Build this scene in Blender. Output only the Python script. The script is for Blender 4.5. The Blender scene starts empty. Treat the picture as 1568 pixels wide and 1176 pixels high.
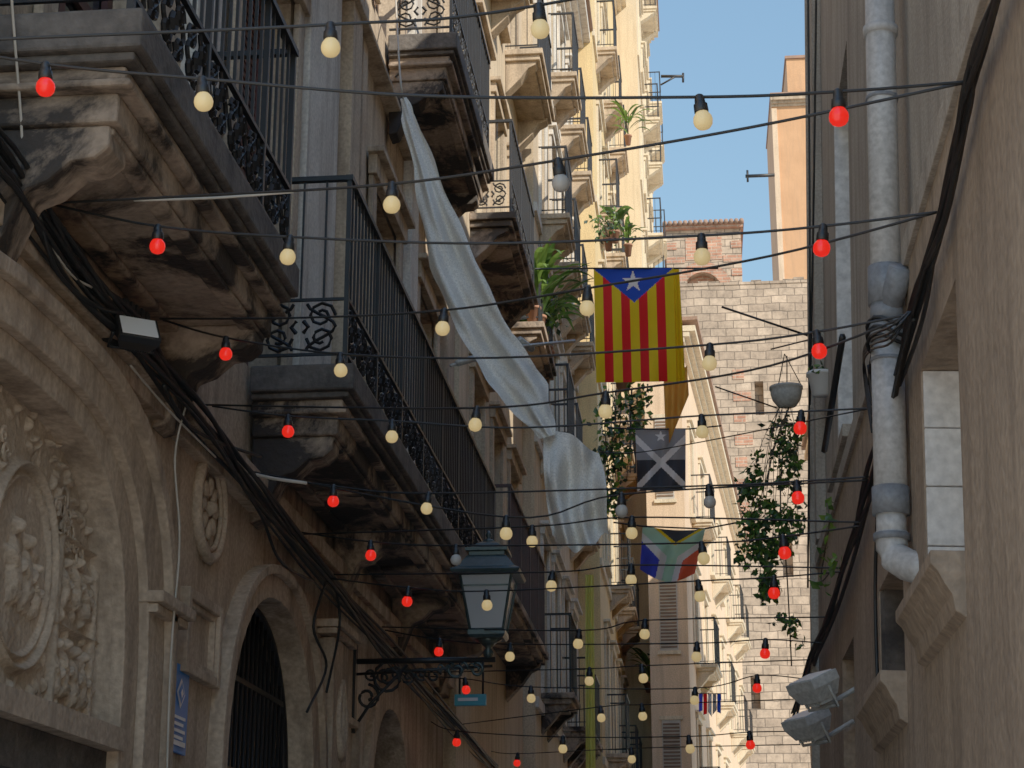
import bpy, math, random, bmesh
import numpy as np
from mathutils import Vector, Matrix, noise
random.seed(7)
rnd=random.uniform
scene=bpy.context.scene
# ---------------------------------------------------------------- camera / survey helpers
F=2800.0; TH=math.atan(862/2800.0); PS=math.atan(296/2800.0*math.cos(TH))
EYE=Vector((0,0,1.6))
cR=Vector((math.cos(PS),math.sin(PS),0))
cU=Vector((math.sin(PS)*math.sin(TH),-math.cos(PS)*math.sin(TH),math.cos(TH)))
cF=Vector((-math.sin(PS)*math.cos(TH),math.cos(PS)*math.cos(TH),math.sin(TH)))
def ray(u,v): return cR*((u-784)/F)-cU*((v-588)/F)+cF
def atY(u,v,Y):
    d=ray(u,v); return EYE+d*(Y/d.y)
def atX(u,v,X):
    d=ray(u,v); return EYE+d*(X/d.x)
XL=-2.4; XR=0.85; LEAN=math.radians(2.2)
def onR(u,v,off=0.0):
    n=Vector((math.cos(LEAN),0,-math.sin(LEAN))); p0=Vector((XR,0,4.2))
    d=ray(u,v); t=(n.dot(p0-EYE)-off)/n.dot(d); p=EYE+d*t
    return p
cam=bpy.data.cameras.new("camera"); camo=bpy.data.objects.new("camera",cam); scene.collection.objects.link(camo)
camo.location=EYE; camo.rotation_euler=(math.pi/2+TH,0,PS)
cam.sensor_width=36; cam.lens=36*F/1568; cam.clip_end=3000; cam.clip_start=.05
scene.camera=camo
# ---------------------------------------------------------------- materials
def mat(name,col,col2=None,scale=2.0,contrast=.25,rough=.85,bump=.3,bscale=45,streak=0,scol=(.03,.025,.02),metal=0,emis=None,estr=0,trans=0,dirt=0,dth=.50,dscale=1.6,plain=False):
    m=bpy.data.materials.new(name); m.use_nodes=True; nt=m.node_tree; N=nt.nodes; L=nt.links
    b=N['Principled BSDF']; b.inputs['Roughness'].default_value=rough; b.inputs['Metallic'].default_value=metal
    tc=N.new('ShaderNodeTexCoord')
    c4=tuple(col)+(1,)
    if col2 is None: col2=tuple(x*.75 for x in col)
    n1=N.new('ShaderNodeTexNoise'); n1.inputs['Scale'].default_value=scale; n1.inputs['Detail'].default_value=1 if plain else 6; n1.inputs['Roughness'].default_value=.65
    L.new(tc.outputs['Object'],n1.inputs['Vector'])
    r=N.new('ShaderNodeValToRGB'); r.color_ramp.elements[0].position=.5-contrast; r.color_ramp.elements[1].position=.5+contrast
    r.color_ramp.elements[0].color=tuple(col2)+(1,); r.color_ramp.elements[1].color=c4
    L.new(n1.outputs['Fac'],r.inputs['Fac'])
    out=r.outputs['Color']
    if not plain:
        n2=N.new('ShaderNodeTexNoise'); n2.inputs['Scale'].default_value=bscale; n2.inputs['Detail'].default_value=3
        L.new(tc.outputs['Object'],n2.inputs['Vector'])
        mr=N.new('ShaderNodeMapRange'); mr.inputs['From Min'].default_value=.3; mr.inputs['From Max'].default_value=.7; mr.inputs['To Min'].default_value=.72; mr.inputs['To Max'].default_value=1.14
        L.new(n2.outputs['Fac'],mr.inputs['Value'])
        mx=N.new('ShaderNodeMixRGB'); mx.blend_type='MULTIPLY'; mx.inputs['Fac'].default_value=1
        L.new(out,mx.inputs['Color1']); L.new(mr.outputs['Result'],mx.inputs['Color2']); out=mx.outputs['Color']
    if streak>0:
        mp=N.new('ShaderNodeMapping'); mp.inputs['Scale'].default_value=(4,4,.35); L.new(tc.outputs['Object'],mp.inputs['Vector'])
        n3=N.new('ShaderNodeTexNoise'); n3.inputs['Scale'].default_value=1.8; n3.inputs['Detail'].default_value=5; n3.inputs['Roughness'].default_value=.6
        L.new(mp.outputs['Vector'],n3.inputs['Vector'])
        m3=N.new('ShaderNodeMapRange'); m3.inputs['From Min'].default_value=.47; m3.inputs['From Max'].default_value=.66; m3.inputs['To Min'].default_value=0; m3.inputs['To Max'].default_value=streak
        L.new(n3.outputs['Fac'],m3.inputs['Value'])
        x=N.new('ShaderNodeMixRGB'); L.new(m3.outputs['Result'],x.inputs['Fac']); L.new(out,x.inputs['Color1']); x.inputs['Color2'].default_value=tuple(scol)+(1,); out=x.outputs['Color']
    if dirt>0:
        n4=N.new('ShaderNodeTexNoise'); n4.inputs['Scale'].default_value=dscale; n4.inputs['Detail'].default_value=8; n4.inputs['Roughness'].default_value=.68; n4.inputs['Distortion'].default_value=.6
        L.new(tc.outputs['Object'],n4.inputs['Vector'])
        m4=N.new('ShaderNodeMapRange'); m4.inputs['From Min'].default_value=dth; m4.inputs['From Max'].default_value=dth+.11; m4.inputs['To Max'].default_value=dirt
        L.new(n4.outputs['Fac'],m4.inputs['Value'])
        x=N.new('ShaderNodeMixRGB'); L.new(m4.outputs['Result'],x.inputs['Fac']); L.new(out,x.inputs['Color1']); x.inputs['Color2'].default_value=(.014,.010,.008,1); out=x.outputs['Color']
    L.new(out,b.inputs['Base Color'])
    if bump>0 and not plain:
        bp=N.new('ShaderNodeBump'); bp.inputs['Strength'].default_value=bump; bp.inputs['Distance'].default_value=.02
        ad=N.new('ShaderNodeMath'); ad.operation='MULTIPLY_ADD'; ad.inputs[1].default_value=.5
        L.new(n1.outputs['Fac'],ad.inputs[2]); L.new(n2.outputs['Fac'],ad.inputs[0])
        L.new(ad.outputs[0],bp.inputs['Height']); L.new(bp.outputs['Normal'],b.inputs['Normal'])
    if emis:
        b.inputs['Emission Color'].default_value=tuple(emis)+(1,); b.inputs['Emission Strength'].default_value=estr
        try: m.cycles.emission_sampling='NONE'
        except Exception: pass
    if trans>0:
        t=N.new('ShaderNodeBsdfTranslucent'); L.new(out,t.inputs['Color'])
        ms=N.new('ShaderNodeMixShader'); ms.inputs['Fac'].default_value=trans
        L.new(b.outputs[0],ms.inputs[1]); L.new(t.outputs[0],ms.inputs[2]); L.new(ms.outputs[0],N['Material Output'].inputs['Surface'])
    return m
def blockmat(name,c1,c2,mortar,bw,bh,bump=.5,msize=.012):
    m=bpy.data.materials.new(name); m.use_nodes=True; nt=m.node_tree; N=nt.nodes; L=nt.links
    b=N['Principled BSDF']; b.inputs['Roughness'].default_value=.9
    tc=N.new('ShaderNodeTexCoord'); sp=N.new('ShaderNodeSeparateXYZ'); cb=N.new('ShaderNodeCombineXYZ')
    L.new(tc.outputs['Object'],sp.inputs[0])
    ad=N.new('ShaderNodeMath'); ad.operation='ADD'; L.new(sp.outputs['X'],ad.inputs[0]); L.new(sp.outputs['Y'],ad.inputs[1])
    nw=N.new('ShaderNodeTexNoise'); nw.inputs['Scale'].default_value=.9; nw.inputs['Detail'].default_value=2; L.new(tc.outputs['Object'],nw.inputs['Vector'])
    aw=N.new('ShaderNodeMath'); aw.operation='MULTIPLY_ADD'; aw.inputs[1].default_value=bh*.55; L.new(nw.outputs['Fac'],aw.inputs[0]); L.new(sp.outputs['Z'],aw.inputs[2])
    L.new(ad.outputs[0],cb.inputs[0]); L.new(aw.outputs[0],cb.inputs[1])
    br=N.new('ShaderNodeTexBrick'); L.new(cb.outputs[0],br.inputs['Vector'])
    br.inputs['Scale'].default_value=1; br.inputs['Brick Width'].default_value=bw; br.inputs['Row Height'].default_value=bh
    br.inputs['Mortar Size'].default_value=msize; br.inputs['Mortar Smooth'].default_value=.4; br.inputs['Bias'].default_value=0
    br.inputs['Color1'].default_value=tuple(c1)+(1,); br.inputs['Color2'].default_value=tuple(c2)+(1,); br.inputs['Mortar'].default_value=tuple(mortar)+(1,)
    n=N.new('ShaderNodeTexNoise'); n.inputs['Scale'].default_value=1.6; n.inputs['Detail'].default_value=8; n.inputs['Roughness'].default_value=.8; L.new(tc.outputs['Object'],n.inputs['Vector'])
    mr=N.new('ShaderNodeMapRange'); mr.inputs['From Min'].default_value=.35; mr.inputs['From Max'].default_value=.65; mr.inputs['To Min'].default_value=.45; mr.inputs['To Max'].default_value=1.2; L.new(n.outputs['Fac'],mr.inputs['Value'])
    mx=N.new('ShaderNodeMixRGB'); mx.blend_type='MULTIPLY'; mx.inputs['Fac'].default_value=1; L.new(br.outputs['Color'],mx.inputs['Color1']); L.new(mr.outputs['Result'],mx.inputs['Color2'])
    L.new(mx.outputs['Color'],b.inputs['Base Color'])
    bp=N.new('ShaderNodeBump'); bp.inputs['Strength'].default_value=bump; bp.inputs['Distance'].default_value=.03; bp.invert=True
    L.new(br.outputs['Fac'],bp.inputs['Height']); L.new(bp.outputs['Normal'],b.inputs['Normal'])
    return m
M={}
M['stone']=mat('weathered_stone',(.62,.46,.325),(.37,.26,.175),1.6,.2,bump=.6,bscale=38,streak=.65,scol=(.14,.095,.065),dirt=.5,dth=.60,dscale=1.1)
M['relief']=mat('relief_stone',(.62,.46,.325),(.38,.275,.19),5,.2,bump=.5,bscale=60,streak=.4,scol=(.2,.14,.095))
M['plasterA']=mat('ochre_plaster',(.62,.47,.32),(.40,.29,.19),1.3,.2,bump=.4,streak=.75,scol=(.14,.09,.06),dirt=.4,dth=.59)
M['trimA']=mat('grey_stucco_trim',(.80,.74,.65),(.60,.54,.46),2.5,.2,bump=.3,streak=.65,scol=(.26,.19,.14))
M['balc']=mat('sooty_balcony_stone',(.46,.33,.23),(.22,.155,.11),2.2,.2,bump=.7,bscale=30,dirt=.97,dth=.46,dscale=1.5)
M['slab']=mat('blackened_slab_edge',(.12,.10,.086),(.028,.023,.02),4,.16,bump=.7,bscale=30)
M['iron']=mat('black_iron',(.012,.012,.013),(.008,.008,.009),8,.2,rough=.5,metal=.3,plain=True)
M['rust']=mat('dark_red_iron',(.045,.014,.012),(.02,.010,.010),8,.2,rough=.6,plain=True)
M['cable']=mat('black_cable',(.008,.008,.008),(.006,.006,.006),8,.2,rough=.6,plain=True)
M['wire']=mat('pale_wire',(.55,.48,.40),(.4,.36,.3),8,.2,rough=.7,plain=True)
M['red']=mat('red_bulb',(.65,.004,.003),(.6,.003,.003),1,.3,rough=.25,plain=True,emis=(1,.012,.006),estr=.55)
M['warm']=mat('warm_bulb',(.85,.68,.34),(.8,.62,.28),1,.3,rough=.25,plain=True,emis=(1,.66,.24),estr=.26)
M['off']=mat('unlit_bulb',(.5,.48,.44),(.4,.38,.35),1,.3,rough=.2,plain=True)
M['black']=mat('black_plastic',(.010,.010,.011),(.008,.008,.008),8,.3,rough=.45,plain=True)
M['pipe']=mat('grey_pvc',(.62,.62,.62),(.50,.50,.50),3,.2,rough=.45,bump=.08,streak=.45,scol=(.27,.22,.18))
M['pipe2']=mat('dark_grey_pvc',(.22,.24,.27),(.17,.18,.20),3,.2,rough=.5,bump=.05)
M['rgrey']=mat('grey_render',(.48,.42,.34),(.32,.27,.215),1.2,.2,bump=.5,bscale=60,streak=.65,scol=(.16,.13,.10))
M['rbrown']=mat('brown_render',(.42,.31,.215),(.26,.185,.125),1.2,.2,bump=.9,bscale=26,streak=.6,scol=(.125,.088,.06))
M['white']=mat('white_paint',(.90,.89,.87),(.78,.76,.73),4,.2,bump=.3,bscale=25,streak=.15,scol=(.45,.4,.34))
M['glass']=mat('window_glass',(.03,.035,.04),(.02,.022,.025),1,.2,rough=.08,plain=True)
M['dark']=mat('interior_dark',(.012,.010,.009),(.008,.007,.006),1,.2,plain=True)
M['shred']=mat('oxblood_shutter',(.09,.024,.019),(.05,.015,.013),4,.2,rough=.6,plain=True)
M['shbrown']=mat('brown_shutter',(.18,.10,.06),(.10,.06,.035),4,.2,rough=.6,plain=True)
M['shgreen']=mat('green_shutter',(.06,.10,.07),(.04,.07,.05),4,.2,rough=.6,plain=True)
M['shgrey']=mat('pale_shutter',(.50,.46,.40),(.4,.36,.31),4,.2,rough=.6,plain=True)
M['tan']=mat('tan_plaster',(.68,.52,.34),(.50,.37,.23),1.2,.2,bump=.3,streak=.55,scol=(.22,.15,.095))
M['cream']=mat('cream_plaster',(.76,.58,.35),(.62,.46,.27),1,.2,bump=.2,streak=.45,scol=(.34,.24,.14))
M['yellow']=mat('yellow_plaster',(.78,.55,.24),(.66,.45,.19),1,.2,bump=.2,streak=.45,scol=(.38,.24,.11))
M['peach']=mat('peach_plaster',(.80,.56,.36),(.68,.46,.28),.8,.2,bump=.2,streak=.4,scol=(.36,.23,.14))
M['orange']=mat('orange_plaster',(.70,.34,.15),(.55,.26,.11),.8,.2,bump=.2,streak=.35,scol=(.38,.2,.1))
M['trimC']=mat('sandstone_trim',(.58,.42,.27),(.38,.27,.17),3,.2,bump=.4,streak=.55,scol=(.12,.08,.05))
M['trimY']=mat('cream_trim',(.80,.66,.45),(.65,.52,.34),3,.2,bump=.2,streak=.4,scol=(.33,.24,.15))
M['tower']=blockmat('sandstone_blocks',(.58,.42,.29),(.38,.27,.185),(.18,.13,.09),.62,.33,msize=.022)
M['brick']=blockmat('red_brick',(.46,.18,.10),(.54,.25,.15),(.5,.37,.26),.42,.14,msize=.02)
M['tile']=mat('roof_tile',(.36,.19,.12),(.2,.12,.08),3,.2,bump=.5)
M['lamp']=mat('lamp_green_grey',(.05,.07,.07),(.03,.045,.045),6,.2,rough=.35,bump=.05,metal=.3)
M['lglass']=mat('frosted_glass',(.62,.65,.68),(.50,.53,.56),2,.2,rough=.2,plain=True,trans=.45)
M['cloth']=mat('white_cloth',(.94,.90,.82),(.84,.79,.70),3,.2,rough=.9,bump=.2,bscale=90,trans=.15)
M['leaf']=mat('leaf_green',(.08,.17,.03),(.04,.09,.018),6,.25,rough=.5,plain=True,trans=.3)
M['leaf2']=mat('leaf_light',(.17,.31,.045),(.10,.19,.03),6,.25,rough=.5,plain=True,trans=.4)
M['leaf3']=mat('leaf_dark',(.025,.05,.016),(.02,.035,.014),6,.25,rough=.5,plain=True)
M['stem']=mat('plant_stem',(.08,.06,.04),None,8,.2,plain=True)
M['terra']=mat('terracotta',(.36,.15,.08),(.26,.11,.06),5,.2,plain=True)
M['potg']=mat('grey_pot',(.52,.52,.50),(.38,.38,.36),6,.2,rough=.6,bump=.1)
M['blue']=mat('sign_blue',(.025,.20,.62),(.02,.17,.55),3,.2,rough=.4,plain=True)
M['signw']=mat('sign_white',(.85,.85,.85),(.75,.75,.75),3,.2,rough=.4,plain=True)
M['teal']=mat('sign_teal',(.02,.32,.42),(.02,.27,.35),3,.2,rough=.4,plain=True)
def fl(n,c,t=.5): return mat(n,c,tuple(x*.9 for x in c),4,.3,rough=.9,plain=True,trans=t)
M['fy']=fl('flag_yellow',(.95,.66,.01)); M['fr']=fl('flag_red',(.85,.015,.015)); M['fb']=fl('flag_blue',(.015,.06,.55)); M['fw']=fl('flag_white',(.92,.92,.92))
M['fk']=fl('flag_black',(.04,.04,.045),.2); M['fg']=fl('flag_pale_mint',(.45,.80,.60),.6); M['fo']=fl('flag_coral',(.88,.12,.06),.6); M['fv']=fl('flag_violet_blue',(.05,.07,.65),.6)  # mint is flag green lightened for light passing through the cloth
M['fgy']=fl('flag_grey',(.30,.31,.33)); M['forg']=fl('cloth_orange',(.80,.35,.05)); M['fly']=fl('cloth_lime',(.75,.75,.2))
M['ground']=mat('pale_bounce_paving',(.62,.57,.51),(.52,.48,.43),.8,.2,bump=.2)  # unseen ground, toned pale to bounce sunlight into the street
M['road']=blockmat('stone_setts',(.38,.35,.32),(.32,.3,.27),(.15,.14,.12),.3,.15)
M['road2']=mat('kerb_stone',(.45,.42,.39),None,2,.2)
# ---------------------------------------------------------------- geometry collector
class G:
    def __init__(s): s.v=[];s.f=[];s.mi=[];s.sm=[];s.mats=[]
    def add(s,vs,fs,m,sm=False):
        if isinstance(m,str): m=M[m]
        if m not in s.mats: s.mats.append(m)
        k=s.mats.index(m); o=len(s.v)
        s.v+= [tuple(p) for p in vs]
        for f in fs: s.f.append([i+o for i in f]); s.mi.append(k); s.sm.append(sm)
    def box(s,a,b,m,T=None):
        x0,y0,z0=a;x1,y1,z1=b
        vs=[(x0,y0,z0),(x1,y0,z0),(x1,y1,z0),(x0,y1,z0),(x0,y0,z1),(x1,y0,z1),(x1,y1,z1),(x0,y1,z1)]
        if T: vs=[T@Vector(p) for p in vs]
        s.add(vs,[(0,3,2,1),(4,5,6,7),(0,1,5,4),(1,2,6,5),(2,3,7,6),(3,0,4,7)],m)
    def prism(s,poly,ax,c0,c1,m):
        n=len(poly); vs=[]
        for c in (c0,c1):
            for p in poly:
                vs.append((c,p[0],p[1]) if ax=='x' else ((p[0],c,p[1]) if ax=='y' else (p[0],p[1],c)))
        fs=[tuple(range(n-1,-1,-1)),tuple(range(n,2*n))]+[(i,(i+1)%n,n+(i+1)%n,n+i) for i in range(n)]
        s.add(vs,fs,m)
    def tube(s,pts,r,m,n=5,taper=None):
        pts=[Vector(p) for p in pts]; vs=[];fs=[]
        for i,p in enumerate(pts):
            a=pts[max(i-1,0)]; b=pts[min(i+1,len(pts)-1)]; t=(b-a)
            if t.length<1e-9: t=Vector((0,0,1))
            t.normalize()
            ref=Vector((0,0,1)) if abs(t.z)<.9 else Vector((1,0,0))
            if abs(t.x)<.2: ref=Vector((1,0,0))
            e=t.cross(ref).normalized(); g=t.cross(e)
            rr=r if taper is None else r*(1-taper*i/(len(pts)-1))
            for k in range(n):
                an=2*math.pi*k/n; vs.append(p+e*(rr*math.cos(an))+g*(rr*math.sin(an)))
        for i in range(len(pts)-1):
            for k in range(n):
                fs.append((i*n+k,i*n+(k+1)%n,(i+1)*n+(k+1)%n,(i+1)*n+k))
        fs.append(tuple(range(n))); fs.append(tuple((len(pts)-1)*n+k for k in range(n)))
        s.add(vs,fs,m,n>4)
    def lathe(s,prof,c,m,n=14,T=None,sm=True):
        c=Vector(c);vs=[];fs=[]
        for r,z in prof:
            for k in range(n):
                an=2*math.pi*(k+.5)/n; p=Vector((r*math.cos(an),r*math.sin(an),z))
                if T: p=T@p
                vs.append(c+p)
        for i in range(len(prof)-1):
            for k in range(n): fs.append((i*n+k,i*n+(k+1)%n,(i+1)*n+(k+1)%n,(i+1)*n+k))
        fs.append(tuple(range(n-1,-1,-1))); fs.append(tuple((len(prof)-1)*n+k for k in range(n)))
        s.add(vs,fs,m,sm)
    def obj(s,name,parent=None,bevel=0,loc=None,recalc=True):
        me=bpy.data.meshes.new(name); me.from_pydata(s.v,[],s.f)
        for m in s.mats: me.materials.append(m)
        me.polygons.foreach_set('material_index',s.mi); me.polygons.foreach_set('use_smooth',s.sm)
        if recalc:
            bm=bmesh.new(); bm.from_mesh(me); bmesh.ops.recalc_face_normals(bm,faces=bm.faces); bm.to_mesh(me); bm.free()
        me.update()
        o=bpy.data.objects.new(name,me); scene.collection.objects.link(o)
        if parent: o.parent=parent
        if loc: o.location=loc
        if bevel>0:
            md=o.modifiers.new('bevel','BEVEL'); md.width=bevel; md.segments=2; md.limit_method='ANGLE'; md.angle_limit=math.radians(40)
        return o
def empty(name,loc=(0,0,0),rot=(0,0,0)):
    e=bpy.data.objects.new(name,None); scene.collection.objects.link(e); e.location=loc; e.rotation_euler=rot; e.empty_display_size=.2; return e
def sup(cy,cz,hw,rise,n,z0,k=28):
    pts=[(cy-hw,z0)]
    for i in range(k+1):
        a=math.pi-math.pi*i/k; c=math.cos(a); s_=math.sin(a)
        pts.append((cy+hw*math.copysign(abs(c)**(2/n),c),cz+rise*abs(s_)**(2/n)))
    pts.append((cy+hw,z0)); return pts
def cut(wallG,cutG,name,parent):
    w=wallG.obj(name,parent); c=cutG.obj('tmpcut',parent)
    md=w.modifiers.new('b','BOOLEAN'); md.object=c; md.operation='DIFFERENCE'; md.solver='EXACT'
    dg=bpy.context.evaluated_depsgraph_get(); me=bpy.data.meshes.new_from_object(w.evaluated_get(dg))
    w.modifiers.clear(); w.data=me; bpy.data.objects.remove(c,do_unlink=True)
    return w
# ---------------------------------------------------------------- facade parts
def window(g,y0,y1,z0,z1,style,x=-.2):
    if style=='none': return
    ym=(y0+y1)/2
    g.box((x-.06,y0,z0),(x-.05,y1,z1),'dark')
    if style.startswith('sh'):
        for a,b in ((y0+.01,ym-.005),(ym+.005,y1-.01)):
            g.box((x-.04,a,z0+.01),(x,a+.06,z1-.01),style); g.box((x-.04,b-.06,z0+.01),(x,b,z1-.01),style)
            for zz in (z0+.01,(z0+z1)/2-.04,z1-.09): g.box((x-.04,a+.06,zz),(x-.002,b-.06,zz+.08),style)
            z=z0+.12
            while z<z1-.12:
                g.box((x-.03,a+.06,z),(x-.012,b-.06,z+.035),style); z+=.055
    else:
        fm='white' if style=='gw' else ('shbrown' if style=='gb' else 'shred')
        g.box((x-.045,y0,z0),(x-.035,y1,z1),'glass')
        for a in (y0,ym-.035,y1-.07): g.box((x-.03,a,z0),(x,a+.07,z1),fm)
        for zz in (z0,z0+(z1-z0)*.33,z0+(z1-z0)*.72,z1-.07): g.box((x-.028,y0+.07,zz),(x-.004,ym-.035,zz+.06),fm); g.box((x-.028,ym+.035,zz),(x-.004,y1-.07,zz+.06),fm)
def surround(g,y0,y1,z0,z1,m,w=.13,p=.04,sill=False):
    g.box((-.01,y0-w,z0),(p,y0,z1),m); g.box((-.01,y1,z0),(p,y1+w,z1),m)
    g.box((-.01,y0-w-.03,z1),(p+.03,y1+w+.03,z1+w),m); g.box((-.01,y0-w-.08,z1+w),(p+.09,y1+w+.08,z1+w+.05),m)
    if sill: g.box((-.01,y0-w,z0-.09),(p+.08,y1+w,z0),m)
def scrollrun(g,P,Q,z0,z1,m,w=.16,r=.010):
    P=Vector(P);Q=Vector(Q); L=(Q-P).length; n=max(1,int(L/w)); d=(Q-P)/L; w=L/n; h=z1-z0
    for i in range(n):
        c=P+d*(w*(i+.5)); fl_=1 if i%2 else -1
        def pt(a,b): return c+d*(a*fl_)+Vector((0,0,z0+b))
        R=w*.34
        for cz,sg in ((h*.72,1),(h*.28,-1)):
            pts=[]
            for k in range(12):
                an=k/11*math.pi*2.7; rr=R*(1-.68*k/11)
                pts.append(pt(sg*(rr*math.cos(an)),cz+rr*math.sin(an)*sg))
            g.tube(pts,r,m,4)
        pts=[pt(R*math.cos(t),h*.5+h*.45*t/math.pi) for t in [-math.pi+math.pi*2*k/10 for k in range(11)]]
        g.tube(pts,r,m,4)
        g.tube([pt(-w*.42,h*.38),pt(-w*.30,h*.5),pt(-w*.42,h*.62)],r*1.3,m,4)
def rail(g,out,y0,y1,z,m='iron',h=1.12,scroll=True,step=.105,x0=0.0,ends=True,bands=True):
    xo=out-.06; a=y0+.05;b=y1-.05
    g.box((xo-.022,a-.02,z+h-.02),(xo+.022,b+.02,z+h+.012),m)
    lv=[.06]+([h*.34] if bands else [])
    for l in lv: g.box((xo-.012,a,z+l),(xo+.012,b,z+l+.02),m)
    n=int((b-a)/step)
    for i in range(n+1):
        y=a+(b-a)*i/n; q=.013 if i%9==0 or i==n else .0068
        zb=z if i%9==0 else (z+.06)
        if scroll and i%9 and i!=n: zb=z+h*.34
        g.box((xo-q,y-q,zb),(xo+q,y+q,z+h-.02),m)
    if ends:
        for y in (a,b):
            g.box((x0,y-.02,z+h-.018),(xo-.022,y+.02,z+h+.01),m)
            for l in lv: g.box((x0,y-.009,z+l+.001),(xo-.01,y+.009,z+l+.017),m)
            k=max(2,int(xo/step))
            for i in range(1,k): x=xo*i/k; g.box((x-.006,y-.006,z+(h*.34 if scroll else .06)),(x+.006,y+.006,z+h-.019),m)
            if scroll: scrollrun(g,(.02,y,0),(xo-.02,y,0),z+.08,z+h*.34,m)
    if scroll: scrollrun(g,(xo,a,0),(xo,b,0),z+.08,z+h*.34,m)
def grand_balcony(parent,out,y0,y1,z,railm='iron',scroll=True):
    g=G()
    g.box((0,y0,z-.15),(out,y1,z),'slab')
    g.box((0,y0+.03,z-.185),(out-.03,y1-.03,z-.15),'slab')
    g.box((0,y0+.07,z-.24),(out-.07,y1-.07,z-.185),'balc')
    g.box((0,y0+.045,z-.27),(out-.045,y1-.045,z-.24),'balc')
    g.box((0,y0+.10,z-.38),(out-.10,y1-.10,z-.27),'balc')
    zb=z-.38; L=y1-y0; nb=max(2,round(L/1.15))
    ys=[y0+.22+(L-.44)*i/(nb-1) for i in range(nb)]
    g.box((.0,y0+.14,zb-.03),(.1,y1-.14,zb),'balc'); g.box((out-.2,y0+.14,zb-.03),(out-.12,y1-.14,zb),'balc')
    for i,y in enumerate(ys):
        w=.1
        prof=[(0,zb-.001),(out-.13,zb-.001),(out-.13,zb-.08),(out-.18,zb-.12),(out-.26,zb-.13),(out-.34,zb-.2),(out-.42,zb-.23),(.1,zb-.38),(.07,zb-.46),(0,zb-.48)]
        prof=[(max(0,p[0]),p[1]) for p in prof]
        if i in (0,nb-1) or i%2==0: g.prism(prof,'y',y-w,y+w,'balc')
        else: g.box((.1,y-.05,zb-.028),(out-.2,y+.05,zb-.001),'balc')
    g.obj('balcony_slab',parent,bevel=.012)
    r=G(); rail(r,out,y0,y1,z,railm,scroll=scroll); r.obj('balcony_railing',parent)
def small_balcony(parent,out,y0,y1,z,m='trimC',railm='iron',scroll=False,deep=.35):
    g=G()
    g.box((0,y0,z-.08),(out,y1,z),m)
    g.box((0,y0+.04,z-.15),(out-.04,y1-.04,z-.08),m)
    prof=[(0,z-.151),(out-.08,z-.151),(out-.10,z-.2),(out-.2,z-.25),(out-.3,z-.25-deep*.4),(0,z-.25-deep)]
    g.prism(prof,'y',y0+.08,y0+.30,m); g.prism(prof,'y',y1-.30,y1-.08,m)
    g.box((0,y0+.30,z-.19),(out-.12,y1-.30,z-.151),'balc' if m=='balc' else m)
    g.obj('balcony_slab',parent,bevel=.01)
    r=G(); rail(r,out,y0,y1,z,railm,h=1.08,scroll=scroll,step=.12,bands=scroll); r.obj('balcony_railing',parent)
def facade(name,loc,rot,L,H,depth,m,ops,bals=(),trim='trimC',cornice=True,band=()):
    e=empty(name,loc,rot)
    w=G(); w.box((-depth,0,0),(0,L,H),m)
    c=G(); wi=G(); tr=G()
    for y0,y1,z0,z1,st in ops:
        c.box((-.32,y0,z0),(.3,y1,z1),m); window(wi,y0,y1,z0,z1,st); surround(tr,y0,y1,z0,z1,trim,sill=st!='shred')
    if ops: cut(w,c,'walls',e); wi.obj('windows',e)
    else: w.obj('walls',e)
    for z in band: tr.box((-.01,0,z-.3),(.05,L,z-.16),trim)
    if cornice:
        for i,(p,h) in enumerate(((.10,.12),(.22,.12),(.36,.14))):
            tr.box((-.01,-.02*i,H-.5+.121*i),(p,L+.02*i,H-.5+.12*i+h-.001),trim)
        tr.box((-depth,-.06,H+.0015),(.42,L+.06,H+.09),'tile')
    if tr.v: tr.obj('trim',e,bevel=.006)
    for b in bals: small_balcony(e,*b[:4],**(b[4] if len(b)>4 else {}))
    return e
# ================================================================ BUILDING A (near left)
A=empty('stone_apartment_building',(XL,0,0))
SPLIT=4.02; HA=11.8
wl=G(); wl.box((-3,3.0,0),(0,17.3,SPLIT),'stone')
c=G()
c.prism(sup(6.15,2.45,1.2,1.1,3,-.2),'x',-.5,.3,'stone')
c.prism(sup(10.2,2.45,1.05,1.04,2.2,-.2),'x',-.6,.3,'stone')
c.prism(sup(14.1,2.45,.85,.9,2.2,-.2),'x',-.6,.3,'stone')
cut(wl,c,'ground_floor_wall',A)
def archring(g,cy,cz,hw,rise,n,w,p,m,z0=0.0,x0=-.01,k=24,wz=None):
    wz=wz or w
    a=sup(cy,cz,hw,rise,n,z0,k); b=sup(cy,cz,hw+w,rise+wz,n,z0,k)
    for i in range(len(a)-1):
        if a[i]==a[i+1]: continue
        vs=[]
        for x in (x0,p):
            for q in (a[i],a[i+1],b[i+1],b[i]): vs.append((x,q[0],q[1]))
        g.add(vs,[(4,5,6,7),(0,3,2,1),(0,1,5,4),(3,7,6,2)],m)
ar=G()
archring(ar,6.15,2.45,1.2,1.1,3,.2,.05,'stone',wz=.1)
archring(ar,6.15,2.45,1.4,1.2,3,.24,.09,'stone',wz=.14)
archring(ar,6.15,2.45,1.64,1.34,3,.07,.13,'stone',wz=.06)
archring(ar,10.2,2.45,1.05,1.04,2.2,.2,.04,'stone',wz=.13)
archring(ar,10.2,2.45,1.25,1.17,2.2,.06,.08,'stone',wz=.05)
archring(ar,14.1,2.45,.85,.9,2.2,.2,.05,'stone')
for y0,y1,z in ((7.52,7.98,3.0),(11.42,12.1,3.55)):
    ar.box((-.01,y0-.03,z),(.16,y1+.03,z+.05),'stone'); ar.box((-.01,y0-.01,z-.04),(.13,y1+.01,z-.002),'stone')
ar.box((-.01,11.5,0),(.1,11.98,3.5),'stone')
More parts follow.
